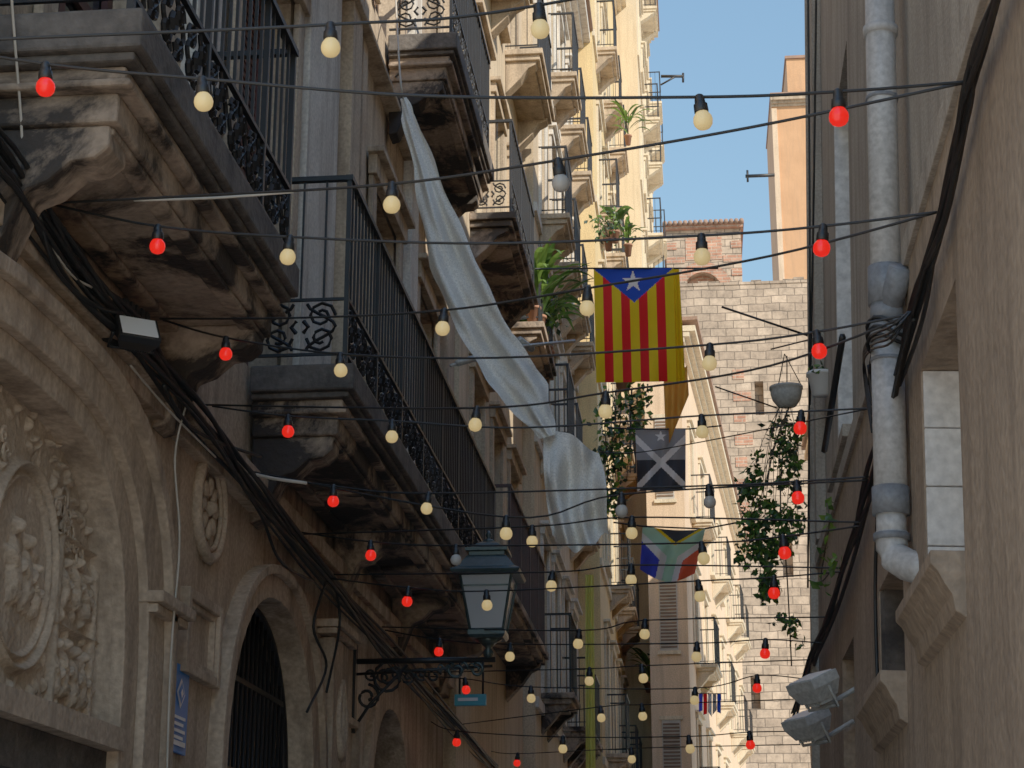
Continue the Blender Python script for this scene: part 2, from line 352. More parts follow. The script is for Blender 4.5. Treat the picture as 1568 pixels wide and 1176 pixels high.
ar.box((-.01,3.0,SPLIT-.08),(.10,17.3,SPLIT+.02),'stone'); ar.box((-.01,3.0,SPLIT-.16),(.06,17.3,SPLIT-.082),'stone')
ar.obj('arch_mouldings',A,bevel=.006)
pn=G()
def framey(g,y0,y1,z0,z1,w,p,m):
    g.box((-.01,y0,z0),(p,y0+w,z1),m); g.box((-.01,y1-w,z0),(p,y1,z1),m); g.box((-.01,y0+w,z0),(p-.002,y1-w,z0+w),m); g.box((-.01,y0+w,z1-w),(p-.002,y1-w,z1),m)
framey(pn,8.28,8.9,2.82,3.22,.05,.05,'stone'); framey(pn,8.33,8.85,2.87,3.17,.03,.03,'stone')
framey(pn,12.25,12.75,2.0,3.1,.05,.05,'stone')
pn.obj('carved_panels',A,bevel=.006)
ro=G(); rc=(8.66,3.68)
def ring(g,cy,cz,R,r,m,n=28,x=0.02,sz=1):
    g.tube([(x,cy+R*math.cos(2*math.pi*i/n),cz+sz*R*math.sin(2*math.pi*i/n)) for i in range(n+1)],r,m,6)
ring(ro,*rc,.25,.03,'relief'); ring(ro,*rc,.205,.014,'relief')
for i in range(8):
    a=2*math.pi*i/8; T=Matrix.Translation((0.015,rc[0]+.11*math.cos(a),rc[1]+.11*math.sin(a)))@Matrix.Rotation(a,4,'X')@Matrix.Diagonal((.5,1.6,1,1))
    ro.lathe([(.004,-.035),(.025,-.025),(.035,0),(.025,.025),(.004,.035)],(0,0,0),'relief',8,T)
ro.lathe([(.004,-.04),(.035,-.02),(.04,0),(.035,.02),(.004,.04)],(0.02,*rc),'relief',10)
for k in range(3):
    ro.tube([(.11,11.74+.12*math.sin(t*3.1)*(1 if k else -1)*(k!=2),2.75+t*.5) for t in [i/8 for i in range(9)]],.03,'relief',6,.5)
ro.obj('rosette_ornaments',A)
ny,nz=360,165; Y0,Y1,Z0,Z1=4.95,7.35,2.45,3.56
ys=np.linspace(Y0,Y1,ny+1); zs=np.linspace(Z0,Z1,nz+1); YY,ZZ=np.meshgrid(ys,zs,indexing='ij')
Hh=np.zeros_like(YY); rr=random.Random(3)
for i in range(ny+1):
    for j in range(nz+1):
        Hh[i,j]=.006*noise.noise(Vector((ys[i]*9,zs[j]*9,1.3)))+.005*noise.noise(Vector((ys[i]*30,zs[j]*30,0)))
def lump(cy,cz,a,b,t,k):
    global Hh
    dy=YY-cy;dz=ZZ-cz; p=dy*math.cos(t)+dz*math.sin(t); q=-dy*math.sin(t)+dz*math.cos(t)
    s_=(p/a)**2+(q/b)**2; Hh=np.maximum(Hh,k*np.sqrt(np.clip(1-s_,0,1)))
ec=(6.45,2.95)
for _ in range(420):
    y=rr.uniform(Y0,Y1);z=rr.uniform(Z0,Z1)
    if math.hypot((y-ec[0])/.36,(z-ec[1])/.42)<1: continue
    lump(y,z,rr.uniform(.008,.015),rr.uniform(.022,.045),rr.uniform(0,3.1),rr.uniform(.012,.028))
def figure(y,z,s_):
    lump(y,z,.040*s_,.12*s_,rr.uniform(-.15,.15),.034); lump(y,z+.15*s_,.024*s_,.03*s_,0,.042)
    lump(y-.04*s_,z+.03*s_,.012*s_,.055*s_,.6,.042); lump(y+.045*s_,z+.02*s_,.012*s_,.055*s_,-.7,.042)
    for k in (-1,0,1): lump(y+k*.018*s_,z-.05*s_,.005*s_,.07*s_,.08*k,.042)
for y,z,s_ in ((5.4,2.65,1.1),(5.55,2.62,.9),(5.7,2.63,1),(5.95,2.66,1.1),(6.88,2.60,.85),(6.98,2.62,.8),(7.09,2.60,.85),(7.2,2.6,.8),(6.92,2.95,.7),(7.06,2.97,.75),(7.17,2.93,.7),(5.85,3.05,.9),(5.5,3.05,.9)): figure(y,z,s_)
figure(6.38,2.92,1.1); figure(6.5,2.9,1.0); figure(6.6,2.86,.7)
e=np.hypot((YY-ec[0])/.34,(ZZ-ec[1])/.38)
Hh=np.maximum(Hh,.036*np.exp(-((e-1)/.035)**2)); Hh=np.maximum(Hh,.022*np.exp(-((e-.88)/.02)**2))
for yy in (6.83,7.27): Hh=np.maximum(Hh,.032*np.exp(-((YY-yy)/.010)**2)*(ZZ<3.15))
Hh=np.maximum(Hh,.03*np.exp(-((ZZ-2.80)/.009)**2)*(e>1.1)*(YY>6.8)); Hh=np.maximum(Hh,.03*np.exp(-((ZZ-3.15)/.009)**2)*(e>1.1)*(YY>6.8))
rl=G()
rl.add([(-.09+1.15*Hh[i,j],ys[i],zs[j]) for i in range(ny+1) for j in range(nz+1)],[(i*(nz+1)+j,(i+1)*(nz+1)+j,(i+1)*(nz+1)+j+1,i*(nz+1)+j+1) for i in range(ny) for j in range(nz)],'relief',True)
for _ in range(60):
    y=rr.uniform(5.2,7.2);z=rr.uniform(3.0,3.42)
    if math.hypot((y-ec[0])/.39,(z-ec[1])/.43)<1 or ((abs(y-6.15)/1.1)**3+((z-2.45)/1.0)**3)>1: continue
    R=rr.uniform(.03,.06); t0=rr.uniform(0,6); sg=rr.choice((-1,1))
    rl.tube([(-.075,y+R*(1-.7*k/14)*math.cos(t0+sg*8*k/14),z+R*(1-.7*k/14)*math.sin(t0+sg*8*k/14)) for k in range(15)],.008,'relief',5,.4)
rl.obj('carved_relief',A,recalc=False)
d=G()
d.box((-.2,4.95,2.36),(.07,7.36,2.45),'stone'); d.box((-.2,4.95,2.2),(.0,7.35,2.358),'slab')
d.box((-.34,4.95,0),(-.3,7.35,2.2),'glass')
for y in (5.6,6.3,7.0): d.box((-.29,y,0),(-.22,y+.06,2.2),'black')
d.prism(sup(10.2,2.45,1.049,1.039,2.2,0.0),'x',-.22,-.20,'dark')
for i in range(20):
    y=9.2+i*.105
    dy=abs(y-10.2)/1.04
    if dy<1:
        zt=2.45+1.03*(1-dy**2.2)**(1/2.2); d.tube([(-.13,y,0),(-.13,y,zt)],.011,'iron',6)
for z in (1.0,2.0,2.5,3.0): d.box((-.14,9.2,z),(-.12,11.2,z+.03),'iron')
d.tube([(-.14,p[0],p[1]) for p in sup(10.2,2.45,1.02,1.01,2.2,0.0)],.03,'iron',6)
d.lathe([(.001,-.012),(.012,0),(.001,.012)],(-.11,9.55,3.05),'red',8)  # red reflection on the gate, modelled as a tiny glowing bead
d.prism(sup(14.1,2.45,.849,.899,2.2,0.0),'x',-.45,-.43,'dark')
d.box((-.2,13.4,0),(-.16,14.8,2.75),'shbrown')
d.obj('doors_and_gate',A)
up=G(); up.box((-3,3.0,SPLIT+.003),(-.03,17.3,HA),'plasterA')
c=G();wi=G();tr=G()
opsA=[]
for z0,z1 in ((4.68,7.3),(8.85,11.1)):
    for (a,b),st in zip(((6.1,7.35),(8.8,10.15),(13.0,14.15),(15.3,16.4)),('gr','shred','shbrown','gb')):
        opsA.append((a,b,z0,z1,st))
for y0,y1,z0,z1,st in opsA:
    c.box((-.35,y0,z0),(.3,y1,z1),'plasterA'); window(wi,y0,y1,z0,z1,st); surround(tr,y0,y1,z0,z1,'plasterA',.16,.03)
cut(up,c,'upper_wall',A); wi.obj('windows',A)
for y0,y1,m,p in ((10.45,11.4,'trimA',.04),(11.75,12.1,'plasterA',.06),(12.3,12.5,'plasterA',.03),(14.6,15.0,'trimA',.05),(16.75,17.25,'plasterA',.08),(7.9,8.35,'trimA',.04)):
    tr.box((-.04,y0,SPLIT+.4),(p,y1,8.2),m); tr.box((-.04,y0,8.25),(p,y1,HA-.6),m)
tr.box((-.04,3,8.2),(.1,17.3,8.245),'plasterA')
for i in range(3): tr.box((-.04,3-.03*i,HA-.45+.15*i),(.15+.12*i,17.3,HA-.30+.15*i-.003),'trimC')
tr.obj('pilasters_and_trim',A,bevel=.008)
grand_balcony(A,.58,5.45,8.0,4.68)
grand_balcony(A,.58,9.4,16.9,4.66)
grand_balcony(A,.58,13.5,16.3,8.85)
grand_balcony(A,.58,9.0,11.4,8.85)
# ================================================================ left row beyond
def gridops(L,floors,n,w,h,sts,seed=1,m0=.5):
    r=random.Random(seed); o=[]
    for z in floors:
        for i in range(n):
            y=m0+(L-2*m0)*(i+.5)/n
            o.append((y-w/2,y+w/2,z,z+h,r.choice(sts)))
    return o
fB=[5.0,9.1,12.9]
opsB=gridops(6.7,fB,3,1.0,2.4,['shbrown','gb','shgrey','gr'],seed=2)+[(1.2,2.4,.3,2.9,'gb'),(4,5.3,.3,2.9,'none')]
B=facade('hidden_sun_blocking_house',(-2.28,17.3,0),(0,0,0),6.7,16.2,3,'tan',opsB,
 [(.5,.7,3.5,9.1,dict(m='balc',scroll=True,deep=.3)),(.5,.6,4.8,5.0,dict(m='balc',railm='rust')),(.5,4.3,6.4,9.1,dict(m='balc')),(.5,.8,3,12.9),(.5,4.3,6.4,12.9)],trim='trimC')
fC=[4.9,8.5,11.9,15.2]
opsC=gridops(9,fC,4,1.0,2.2,['shgrey','gw','shbrown','gb'],seed=5)
bC=[]
for z in fC:
    for i in range(4):
        y=.5+8*(i+.5)/4
        if (i+int(z))%5!=0: bC.append((.46,y-.66,y+.66,z,dict(deep=.3,m='trimC' if z>6 else 'balc')))
C=facade('cream_apartment_building',(-2.12,24.02,0),(0,0,0),9,19.2,3,'tan',opsC,bC,trim='trimA',band=fC)
fD=[5.0,8.6,12.2,15.8,19.4]
opsD=gridops(11,fD,4,1.05,2.3,['shgreen','gw','shgrey','gb'],seed=8)
bD=[(.45,.5+10*(i+.5)/4-.68,.5+10*(i+.5)/4+.68,z,dict(m='trimC',deep=.25)) for z in fD for i in range(4) if (i*3+int(z))%4]
D=facade('yellow_apartment_building',(-1.72,33.04,0),(0,0,0),11,26,3,'yellow',opsD,bD,trim='trimY',band=fD)
fF=[6.6,10.2,13.8,17.4,21,24.6,28.2]
opsF=gridops(17,fF,5,1.1,2.3,['shgreen','gw','shgrey'],seed=9)
bF=[(.5,.5+16*(i+.5)/5-.8,.5+16*(i+.5)/5+.8,z,dict(m='trimY',deep=.2)) for z in fF for i in range(5) if (i+int(z))%3]
Fb=facade('cream_apartment_building',(-1.1,44.06,0),(0,0,0),17,34,3,'cream',opsF,bF,trim='trimY',band=fF)
pa=Vector((-.17,40.1,0)); pb=Vector((1.6,65.4,0)); dv=(pb-pa); ang=math.atan2(-dv.x,dv.y)
opsE=gridops(dv.length,[1,4.4,7.8,11.2],7,1.2,2.1,['shgreen','gw','shgrey','gb'],seed=12)
bE=[(.5,y-.9,y+.9,z,dict(m='trimY')) for z in (4.4,7.8,11.2) for y in (3,10,17,20.5)]
E=facade('peach_apartment_building',pa,(0,0,ang),dv.length,15.4,.85,'peach',opsE,bE,trim='trimY')
eg=G()
for z in (4.4,7.8,11.2):
    eg.box((-.62,-.03,z),(-.22,-.001,z+1.9),'shgrey'); eg.box((-.67,-.05,z-.08),(-.17,-.001,z-.002),'trimY'); eg.box((-.67,-.05,z+1.902),(-.17,-.001,z+1.98),'trimY')
    for k in range(24): eg.box((-.60,-.045,z+.06+k*.075),(-.24,-.031,z+.10+k*.075),'shbrown')
eg.obj('end_wall_shutters',E)
# ================================================================ stone church tower and orange building
T=empty('stone_tower',(0,70,0),(0,0,-math.pi/2))
tb=atY(1160,435,70).z
w=G(); w.box((-6,-1.2,0),(0,9,tb),'tower'); c=G()
for (yy,zz,a,b) in ((2.6,tb-5.5,.35,1.4),(3.4,tb-12,.4,1.6),(2.0,tb-17,.35,1.2),(4.1,tb-20,.4,1.6),(2.9,tb-25,.5,1.5)): c.box((-.6,yy,zz),(.4,yy+a,zz+b),'tower')
cut(w,c,'lower_walls',T)
ux0=atY(1020,360,72).x; ux1=atY(1134,360,72).x; uz=atY(1080,352,72).z
w=G(); w.box((-8,ux0,0),(-2,ux1,uz),'tower'); c=G(); acy=(ux0+ux1)/2-.1; c.prism(sup(acy,uz-3.2,.95,1.3,2,uz-4.8),'x',-3.0,-1.5,'tower'); cut(w,c,'upper_walls',T)
g=G(); g.prism(sup(acy,uz-3.2,.94,1.29,2,uz-4.79),'x',-2.5,-2.4,'brick')
for k in range(14):
    z=uz-.55-k*.62
    for y0,sg in ((ux0,1),(ux1,-1)):
        wd=.75 if k%2 else .42
        a,b=sorted((y0+sg*-.01,y0+sg*wd)); g.box((-2.01,a,z-.3),(-1.96,b,z),'brick')
archring(g,acy,uz-3.2,.95,1.3,2,.45,-1.95,'brick',z0=uz-4.8,x0=-2.02)
g.box((-2.01,ux0+.8,uz-1.35),(-1.97,ux1-.8,uz-.35),'brick')
g.box((-2.01,ux0+.8,uz-6.4),(-1.97,ux1-.5,uz-5.2),'brick')
g.box((-8.1,ux0-.1,uz+.01),(-1.8,ux1+.1,uz+.16),'brick')
for i in range(16):
    y=ux0-.15+(ux1-ux0+.3)*(i+.5)/16; g.lathe([(.1,0),(.1,.3)],(-1.6,y,uz+.22),'tile',8,Matrix.Rotation(math.pi/2,4,'Y')@Matrix.Translation((0,0,-.3)))
g.box((-8.1,ux0-.15,uz+.162),(-1.75,ux1+.15,uz+.26),'tile')
for k in range(24):
    y=-1.2+10.2*k/24; hh=.10+.16*random.random(); g.box((-6.05,y,tb+.002),(.04,y+.42,tb+hh),'tower')
for k in range(9):
    wd=.7 if k%2 else .45
    g.box((-.01,1.75,tb-4-k*.9),(.03,1.75+wd,tb-3.6-k*.9),'brick')
g.obj('brick_details',T)
ox=atY(1185,250,82).x; oz=atY(1185,150,82).z
opsO=[(2.0,3.0,z,z+1.9,'shgreen') for z in (oz-3.5,oz-7,oz-10.5)]
O=facade('orange_building',(ox,82,0),(0,0,-math.pi/2),6,oz,6,'orange',opsO,trim='trimC')
g=G(); g.box((-5,.85,oz+.1),(-.3,6,oz+2.2),'orange'); g.box((-5.1,.78,oz+2.21),(-.2,6.1,oz+2.35),'tile')
g.box((.001,.0,2),(.10,.25,oz-.6),'peach')
g.obj('attic',O)
g=G(); g.tube([(.3,0,oz-4.2),(.3,-1.4,oz-4.2)],.09,'iron'); g.tube([(.3,-1.3,oz-4.5),(.3,-1.3,oz-3.9)],.06,'iron'); g.obj('iron_bracket',O)
# ================================================================ RIGHT BUILDING (leaning)
HR=7.2
RB=empty('rendered_apartment_building',(XR,0,4.2),(0,LEAN,0))
Rinv=(Matrix.Translation((XR,0,4.2))@Matrix.Rotation(LEAN,4,'Y')).inverted()
def rl_(u,v,off=0): return Rinv@onR(u,v,off)
YE=12.6
low=G(); low.box((0,1.2,-4.1),(3,YE,-.1),'rbrown')
upw=G(); upw.box((.035,1.2,-.098),(3,YE,HR),'rgrey')
c=G(); g=G()
j=rl_(1415,555); j2=rl_(1420,930); z1=j.z; z0=j2.z; ya=j2.y
c.box((-.3,ya-.95,z0),(.14,ya,z1),'rbrown')
for k in range(4):
    a=z0+(z1-z0)*k/4; g.box((.006,ya-.018,a+.002),(.137,ya+.0,a+(z1-z0)/4-.003),'white')
g.box((.142,ya-.95,z0),(.15,ya,z1),'dark')
def sill(g,y0,y1,z,m):
    prof=[(0.02,z),(-.10,z),(-.10,z-.04),(-.08,z-.06),(-.06,z-.10),(-.04,z-.13),(-.03,z-.18),(0.02,z-.21)]
    g.prism(prof,'y',y0,y1,m)
sill(g,ya-.95,ya+.08,z0,'rbrown')
j=rl_(1346,905); k2=rl_(1346,1085); yb=j.y
c.box((-.3,yb-1.0,k2.z),(.16,yb,j.z),'rbrown')
g.box((.005,yb-.03,k2.z),(.155,yb,j.z),'slab'); g.box((.163,yb-1,k2.z),(.17,yb,j.z),'dark'); sill(g,yb-1.05,yb+.1,k2.z,'rbrown')
for k in range(9): zz=k2.z+(j.z-k2.z)*k/9; g.box((.02,yb-.04,zz+.01),(.15,yb-.03,zz+.07),'slab')
j=rl_(1290,1010); yc=j.y
c.box((-.3,yc-.8,j.z-1.5),(.14,yc,j.z),'rbrown'); g.box((.142,yc-.8,j.z-1.5),(.15,yc,j.z),'dark')
cut(low,c,'lower_wall',RB)
c=G()
j=rl_(1268,190,0); k2=rl_(1272,750); yd=j.y; zt=j.z; zb=max(k2.z,.12)
upo=[(yd-1.15,yd,zb,zt),(yd-1.15,yd,zt+1.2,zt+3.0),(6.2,7.0,1.6,3.4),(6.2,7.0,4.6,6.4),(3.5,4.6,1.2,3.4)]
for i,(a,b,p,q) in enumerate(upo):
    c.box((-.3,a,p),(.22,b,q),'rgrey'); g.box((.038,b-.03,p),(.215,b+.002,q),'white'); g.box((.22,a,p),(.23,b,q),'glass')
    g.box((-.03,a-.08,p-.07),(.034,b+.08,p),'rgrey')
    g.box((.15,a,p),(.2,a+.05,q),'white')
cut(upw,c,'upper_wall',RB)
g.box((-.02,1.2,-.12),(.034,YE,-.02),'rgrey')
g.box((-.03,YE-.5,-.0),(.034,YE-.3,HR-.1),'rgrey'); g.box((-.05,YE-.08,-4.1),(.034,YE+.03,HR-.1),'rgrey')
for i in range(3): g.box((-.10-.08*i,1.2,HR-.4+.17*i),(.1,YE+.1,HR-.235+.17*i),'rgrey')
g.obj('window_trim',RB,bevel=.006)
R2=facade('ochre_apartment_building',(1.7,18.0,0),(0,0,math.pi),5.0,12.5,3,'tan',gridops(5,[1,4.6,8.2],2,1,2,['shgreen','gb'],seed=20),[],cornice=False)
R3=facade('hidden_sun_blocking_house',(2.9,30.0,0),(0,0,math.pi),11.9,16.5,4,'cream',gridops(11.9,[1,4.6,8.2,11.8],4,1,2,['shgreen','gb'],seed=21),[])  # unseen house, added to keep the sun off the left row opposite
R4=facade('cream_apartment_building',(2.95,41.0,0),(0,0,math.pi),10.9,12.5,4,'cream',gridops(10.9,[1,4.6,8.2],4,1,2,['shgreen','gb'],seed=22),[])  # lower unseen house, added to shade the farther left facades
# ---------------------------------------------------------------- drain pipe
dp=G()
def pp(u,v,off=.075): return onR(u,v,off)
pt=pp(1347,0); pbm=pp(1366,850)
yP=(pt.y+pbm.y)/2
def pz(v): return pp(1357,v).z
RM=Matrix.Translation((XR,0,4.2))@Matrix.Rotation(LEAN,4,'Y')
def pw(z,x=-.075,y=None): return RM@Vector((x,yP if y is None else y,z-4.2))
rp=.062
dp.tube([pw(pz(-200)),pw(pz(415))],rp*.95,'pipe',18)
dp.tube([pw(pz(10)),pw(pz(-4))],rp*1.12,'pipe',18)
dp.tube([pw(pz(408)),pw(pz(470))],rp*1.13,'pipe2',18)
dp.tube([pw(pz(470)),pw(pz(500))],rp*1.02,'pipe2',18)
dp.tube([pw(pz(482),-.075),pw(pz(450),-.045,yP-.07),pw(pz(425),-.03,yP-.12)],rp*.75,'pipe2',14)
dp.tube([pw(pz(500)),pw(pz(535))],rp*1.12,'pipe2',18)
dp.tube([pw(pz(535)),pw(pz(780))],rp,'pipe',18)
dp.tube([pw(pz(765)),pw(pz(808))],rp*1.13,'pipe2',18)
dp.tube([pw(pz(808)),pw(pz(845))],rp*.9,'pipe',18)
el=[pw(pz(835)),pw(pz(860)),pw(pz(876),-.065,yP-.02),pw(pz(890),-.03,yP-.06),pw(pz(900),.01,yP-.11),pw(pz(905),.05,yP-.15)]
dp.tube(el,rp*.95,'pipe',18); dp.tube([pw(pz(838)),pw(pz(848))],rp*1.1,'pipe2',18)
for v in (120,560): dp.tube([pw(pz(v+4)),pw(pz(v-2))],rp*1.06,'pipe2',14)
dp.obj('drain_pipe')
# ---------------------------------------------------------------- cables
def cat(pts,k=6):
    pts=[Vector(p) for p in pts]; o=[]
    for i in range(len(pts)-1):
        p0=pts[max(i-1,0)];p1=pts[i];p2=pts[i+1];p3=pts[min(i+2,len(pts)-1)]
        for j in range(k):
            t=j/k; o.append(.5*((2*p1)+(-p0+p2)*t+(2*p0-5*p1+4*p2-p3)*t*t+(-p0+3*p1-3*p2+p3)*t**3))
    o.append(pts[-1]); return o
cb=G()
base=[atX(u,v,XL+.12) for u,v in ((-120,90),(0,235),(110,400),(200,500),(300,625),(390,740),(500,880),(600,995),(700,1110),(760,1176))]
for k in range(9):
    dz=rnd(-.10,.08)
    cb.tube(cat([p+Vector((rnd(-.03,.05),0,dz+rnd(-.03,.03))) for p in base]),rnd(.006,.014),'cable')
for pl in (((250,590),(300,660),(400,700)),((60,330),(90,420),(150,470),(200,480)),((345,700),(400,790),(430,860),(480,890)),((500,890),(480,960),(500,1020),(470,1090)),((515,900),(520,960),(500,1060)),((0,245),(60,320),(120,410))):
    cb.tube(cat([atX(u,v,XL+.15) for u,v in pl]),.009,'cable')
cb.obj('wall_cables')
cb=G()
for pl in (((15,-40),(30,150),(45,300),(100,410),(140,440)),((285,620),(268,700),(275,830),(262,1000),(255,1200)),((200,560),(260,630),(330,700))):
    cb.tube(cat([atX(u,v,XL+.14) for u,v in pl]),.005,'wire')
cb.obj('hanging_wire')
cb=G()
rb=[onR(u,v,.05) for u,v in ((1545,-60),(1500,60),(1478,140),(1440,320),(1405,470),(1365,620),(1335,730),(1300,850),(1270,940),(1240,1020),(1215,1100))]
for k in range(6):
    cb.tube(cat([p+Vector((rnd(-.02,.02),0,rnd(-.05,.05))) for p in rb]),rnd(.006,.012),'cable')
for pl in (((1237,-30),(1240,400),(1237,900)),((1330,560),(1345,700),(1340,900),(1345,1080)),((1400,490),(1340,530),(1330,600)),((1250,-30),(1246,300),(1240,620)),):
    cb.tube(cat([onR(u,v,.06) for u,v in pl]),.008,'cable')
for v in (505,520,533):
    c0=pw(pz(v)); cb.tube([c0+Vector((math.cos(a)*.075,math.sin(a)*.075,.02*math.sin(a*2))) for a in [i*math.pi/8 for i in range(17)]],.008,'cable',5)
cb.tube([onR(1290,515,.05),onR(1262,690,.07)],.02,'black')
for k in range(4):   # loose loops of wire round the pipe
    cb.tube(cat([onR(1395+rnd(-6,6),478,.09),onR(1370+rnd(-8,8),500+k*8,.15),onR(1335,515+k*7,.14),onR(1322,545+k*6,.08),onR(1335,620+k*14,.06)]),.005,'cable')
cb.obj('wall_cables')
# ---------------------------------------------------------------- string lights
def bulb(g,p,col,s=1.0):
    x,y,z=p
    T=Matrix.Rotation(rnd(-.12,.12),4,'X')@Matrix.Rotation(rnd(-.12,.12),4,'Y')
    c0=(x,y,z)
    g.lathe([(.006*s,.018*s),(.015*s,.012*s),(.018*s,-.004*s),(.019*s,-.018*s),(.024*s,-.022*s),(.025*s,-.048*s),(.021*s,-.054*s)],c0,'black',10,T)
    g.lathe([(.019*s,-.050*s),(.024*s,-.058*s),(.0305*s,-.068*s),(.033*s,-.082*s),(.0305*s,-.096*s),(.023*s,-.107*s),(.012*s,-.1125*s),(.001,-.114*s)],c0,col,16,T)
def string(L,bulbs,Rr,s=1.0,mid=()):
    g=G(); s*=.84
    pts=[L]
    seq=sorted([(b[0],b[1],b[2]) for b in bulbs]+[(m_[0],m_[1],None) for m_ in mid],key=lambda q:q[0])
    for u,v,cc in seq:
        Y=L.y
        for _ in range(6):
            p=atY(u,v,Y); t=(p.x-L.x)/(Rr.x-L.x); Y=L.y+(Rr.y-L.y)*t
        p=atY(u,v,Y)
        if cc: p=p+Vector((0,0,.084*s)); bulb(g,p-Vector((0,0,.006)),{'R':'red','W':'warm','O':'off'}[cc],s)
        pts.append(p)
    pts.append(Rr)
    g.tube(cat(pts,7),.0050,'cable'); g.obj('string_lights')
def LA(u,v): return atX(u,v,XL+.1)
def RA(u,v): return onR(u,v,.04)
string(LA(-260,75),[(505,72,'W'),(825,42,'W')],atY(1500,-130,5.0),mid=((0,60),))
string(LA(-160,60),[(67,132,'R'),(308,155,'W'),(1072,184,'W'),(1285,176,'R')],RA(1485,125),mid=((650,147),))
string(LA(60,312),[(600,313,'W'),(855,278,'O')],RA(1485,125),mid=((300,300),(1150,195)))
string(LA(75,312),[(240,375,'R'),(443,392,'W'),(1075,392,'W'),(1262,378,'R')],RA(1435,325),mid=((740,373),))
string(LA(245,488),[(680,502,'W'),(900,470,'W')],RA(1435,325),mid=((450,487),(1180,392)))
string(LA(250,490),[(345,541,'R'),(520,567,'W'),(1088,556,'W'),(1252,537,'R')],RA(1400,480),mid=((760,548),))
string(LA(310,620),[(730,650,'W'),(928,628,'W')],RA(1400,480),mid=((1180,560),))
string(LA(325,622),[(440,660,'R'),(600,668,'W'),(1075,661,'W'),(1228,655,'R')],RA(1335,625),mid=((800,655),),s=1.05)
string(LA(385,725),[(510,766,'R'),(656,778,'W'),(1086,768,'O'),(1221,762,'R')],RA(1335,730),s=1.05)
string(LA(385,722),[(775,816,'W'),(952,782,'O')],RA(1335,735),s=1.1)
string(LA(460,815),[(567,850,'R'),(698,857,'O'),(1075,855,'W'),(1200,846,'R')],RA(1320,805),s=1.1)
string(LA(465,818),[(815,828,'W'),(968,815,'W')],RA(1320,800),s=1.1)
string(LA(500,885),[(625,920,'R'),(745,926,'W'),(1070,912,'W'),(1186,907,'R')],RA(1292,875),s=1.15)
string(LA(505,880),[(846,897,'W'),(967,887,'W')],RA(1292,870),s=1.15)
string(LA(590,965),[(673,997,'R'),(781,1005,'W'),(1068,1005,'W'),(1173,1000,'R')],RA(1262,985),s=1.2)
string(LA(585,960),[(887,985,'W'),(988,970,'W')],RA(1270,945),s=1.2)
string(LA(640,1035),[(712,1056,'R'),(813,1069,'W'),(1065,1072,'W'),(1160,1053,'R')],RA(1235,1040),s=1.25)
string(LA(635,1030),[(903,1042,'W'),(983,1038,'W')],RA(1245,1010),s=1.25)
string(LA(660,1105),[(700,1136,'R'),(862,1146,'W'),(1055,1146,'W'),(1148,1140,'R')],atY(1225,1120,13.8),s=1.3)
string(LA(700,1110),[(920,1099,'W'),(983,1096,'W')],atY(1235,1070,13.8),s=1.3)
string(LA(750,1150),[(793,1168,'R'),(967,1162,'W')],atY(1225,1140,14.5),s=1.35)
g=G(); g.tube(cat([atX(380,724,XL+.1),atY(420,733,9.0),atY(470,740,9.0)]),.009,'wire'); g.tube(cat([atY(205,307,6.0),atY(330,303,6.0),atY(450,294,6.0)]),.005,'wire'); g.obj('cable_sleeve')
# ---------------------------------------------------------------- street lamp
SY=12.7
def sp(u,v): return atY(u,v,SY)
lc=sp(748,900)
lamp=empty('street_lamp',(lc.x,SY,sp(748,975).z))
g=G()
h=.42
def L4(prof,m): g.lathe([(r*1.414,z) for r,z in prof],(0,0,0),m,4,None,False)
L4([(.115,-.02),(.13,0),(.13,.03),(.115,.045)],'lamp')
L4([(.112,.046),(.178,h-.01)],'lglass')
for sx in (-1,1):
    for sy in (-1,1): g.tube([(sx*.116,sy*.116,.04),(sx*.182,sy*.182,h)],.010,'lamp',4)
L4([(.18,h-.012),(.235,h),(.245,h+.02),(.235,h+.03),(.205,h+.045),(.14,h+.13),(.125,h+.14),(.125,h+.165),(.15,h+.17),(.15,h+.19),(.10,h+.205),(.075,h+.235),(.05,h+.25)],'lamp')
g.lathe([(.05,h+.25),(.035,h+.27),(.012,h+.28),(.022,h+.30),(.022,h+.315),(.005,h+.34)],(0,0,0),'lamp',12)
g.lathe([(.012,-.16),(.03,-.14),(.04,-.11),(.02,-.08),(.05,-.05),(.10,-.02)],(0,0,0),'lamp',12)
for a in range(4):
    an=a*math.pi/2
    g.box((-.17,-.003,0),(.17,.003,.012),'lamp',Matrix.Rotation(an,4,'Z')@Matrix.Translation((0,.168,h-.09)))
g.obj('lantern',lamp)
g=G()
zA=-.16; xw=XL-lc.x
g.tube([(0,0,zA),(0,0,zA+.05)],.02,'iron',8)
g.tube([(0.05,0,zA),(xw,0,zA)],.020,'iron',8)
g.tube([(0.03,0,zA-.045),(xw,0,zA-.09)],.011,'iron',6)
def spiral(cx,cz,R,t0,turn,sg=1,r=.012,m='iron'):
    g.tube([(cx+R*(1-.75*k/20)*math.cos(t0+sg*turn*k/20),0,cz+R*(1-.75*k/20)*math.sin(t0+sg*turn*k/20)) for k in range(21)],r,m,6)
spiral(-.22,zA-.07,.08,0,9,m='lamp'); spiral(-.08,zA-.07,.05,2,9,-1,m='lamp'); spiral(xw+.25,zA-.12,.12,1.5,10); spiral(xw+.10,zA-.25,.09,1.5,9,-1)
for k in range(5): spiral(-.12-.055*k,zA-.05,.028,k,7,r=.007,m='lamp')
for k in range(6): spiral(xw+.12+.09*k,zA-.09-.02*(k%2),.05,k*1.3,8,1 if k%2 else -1,r=.009)
g.tube([(xw+.02,0,zA-.45),(xw+.12,0,zA-.3),(xw+.38,0,zA-.03)],.012,'iron',6)
g.box((xw,-.04,zA-.5),(xw+.02,.04,zA+.12),'iron')
g.obj('scroll_bracket',lamp)
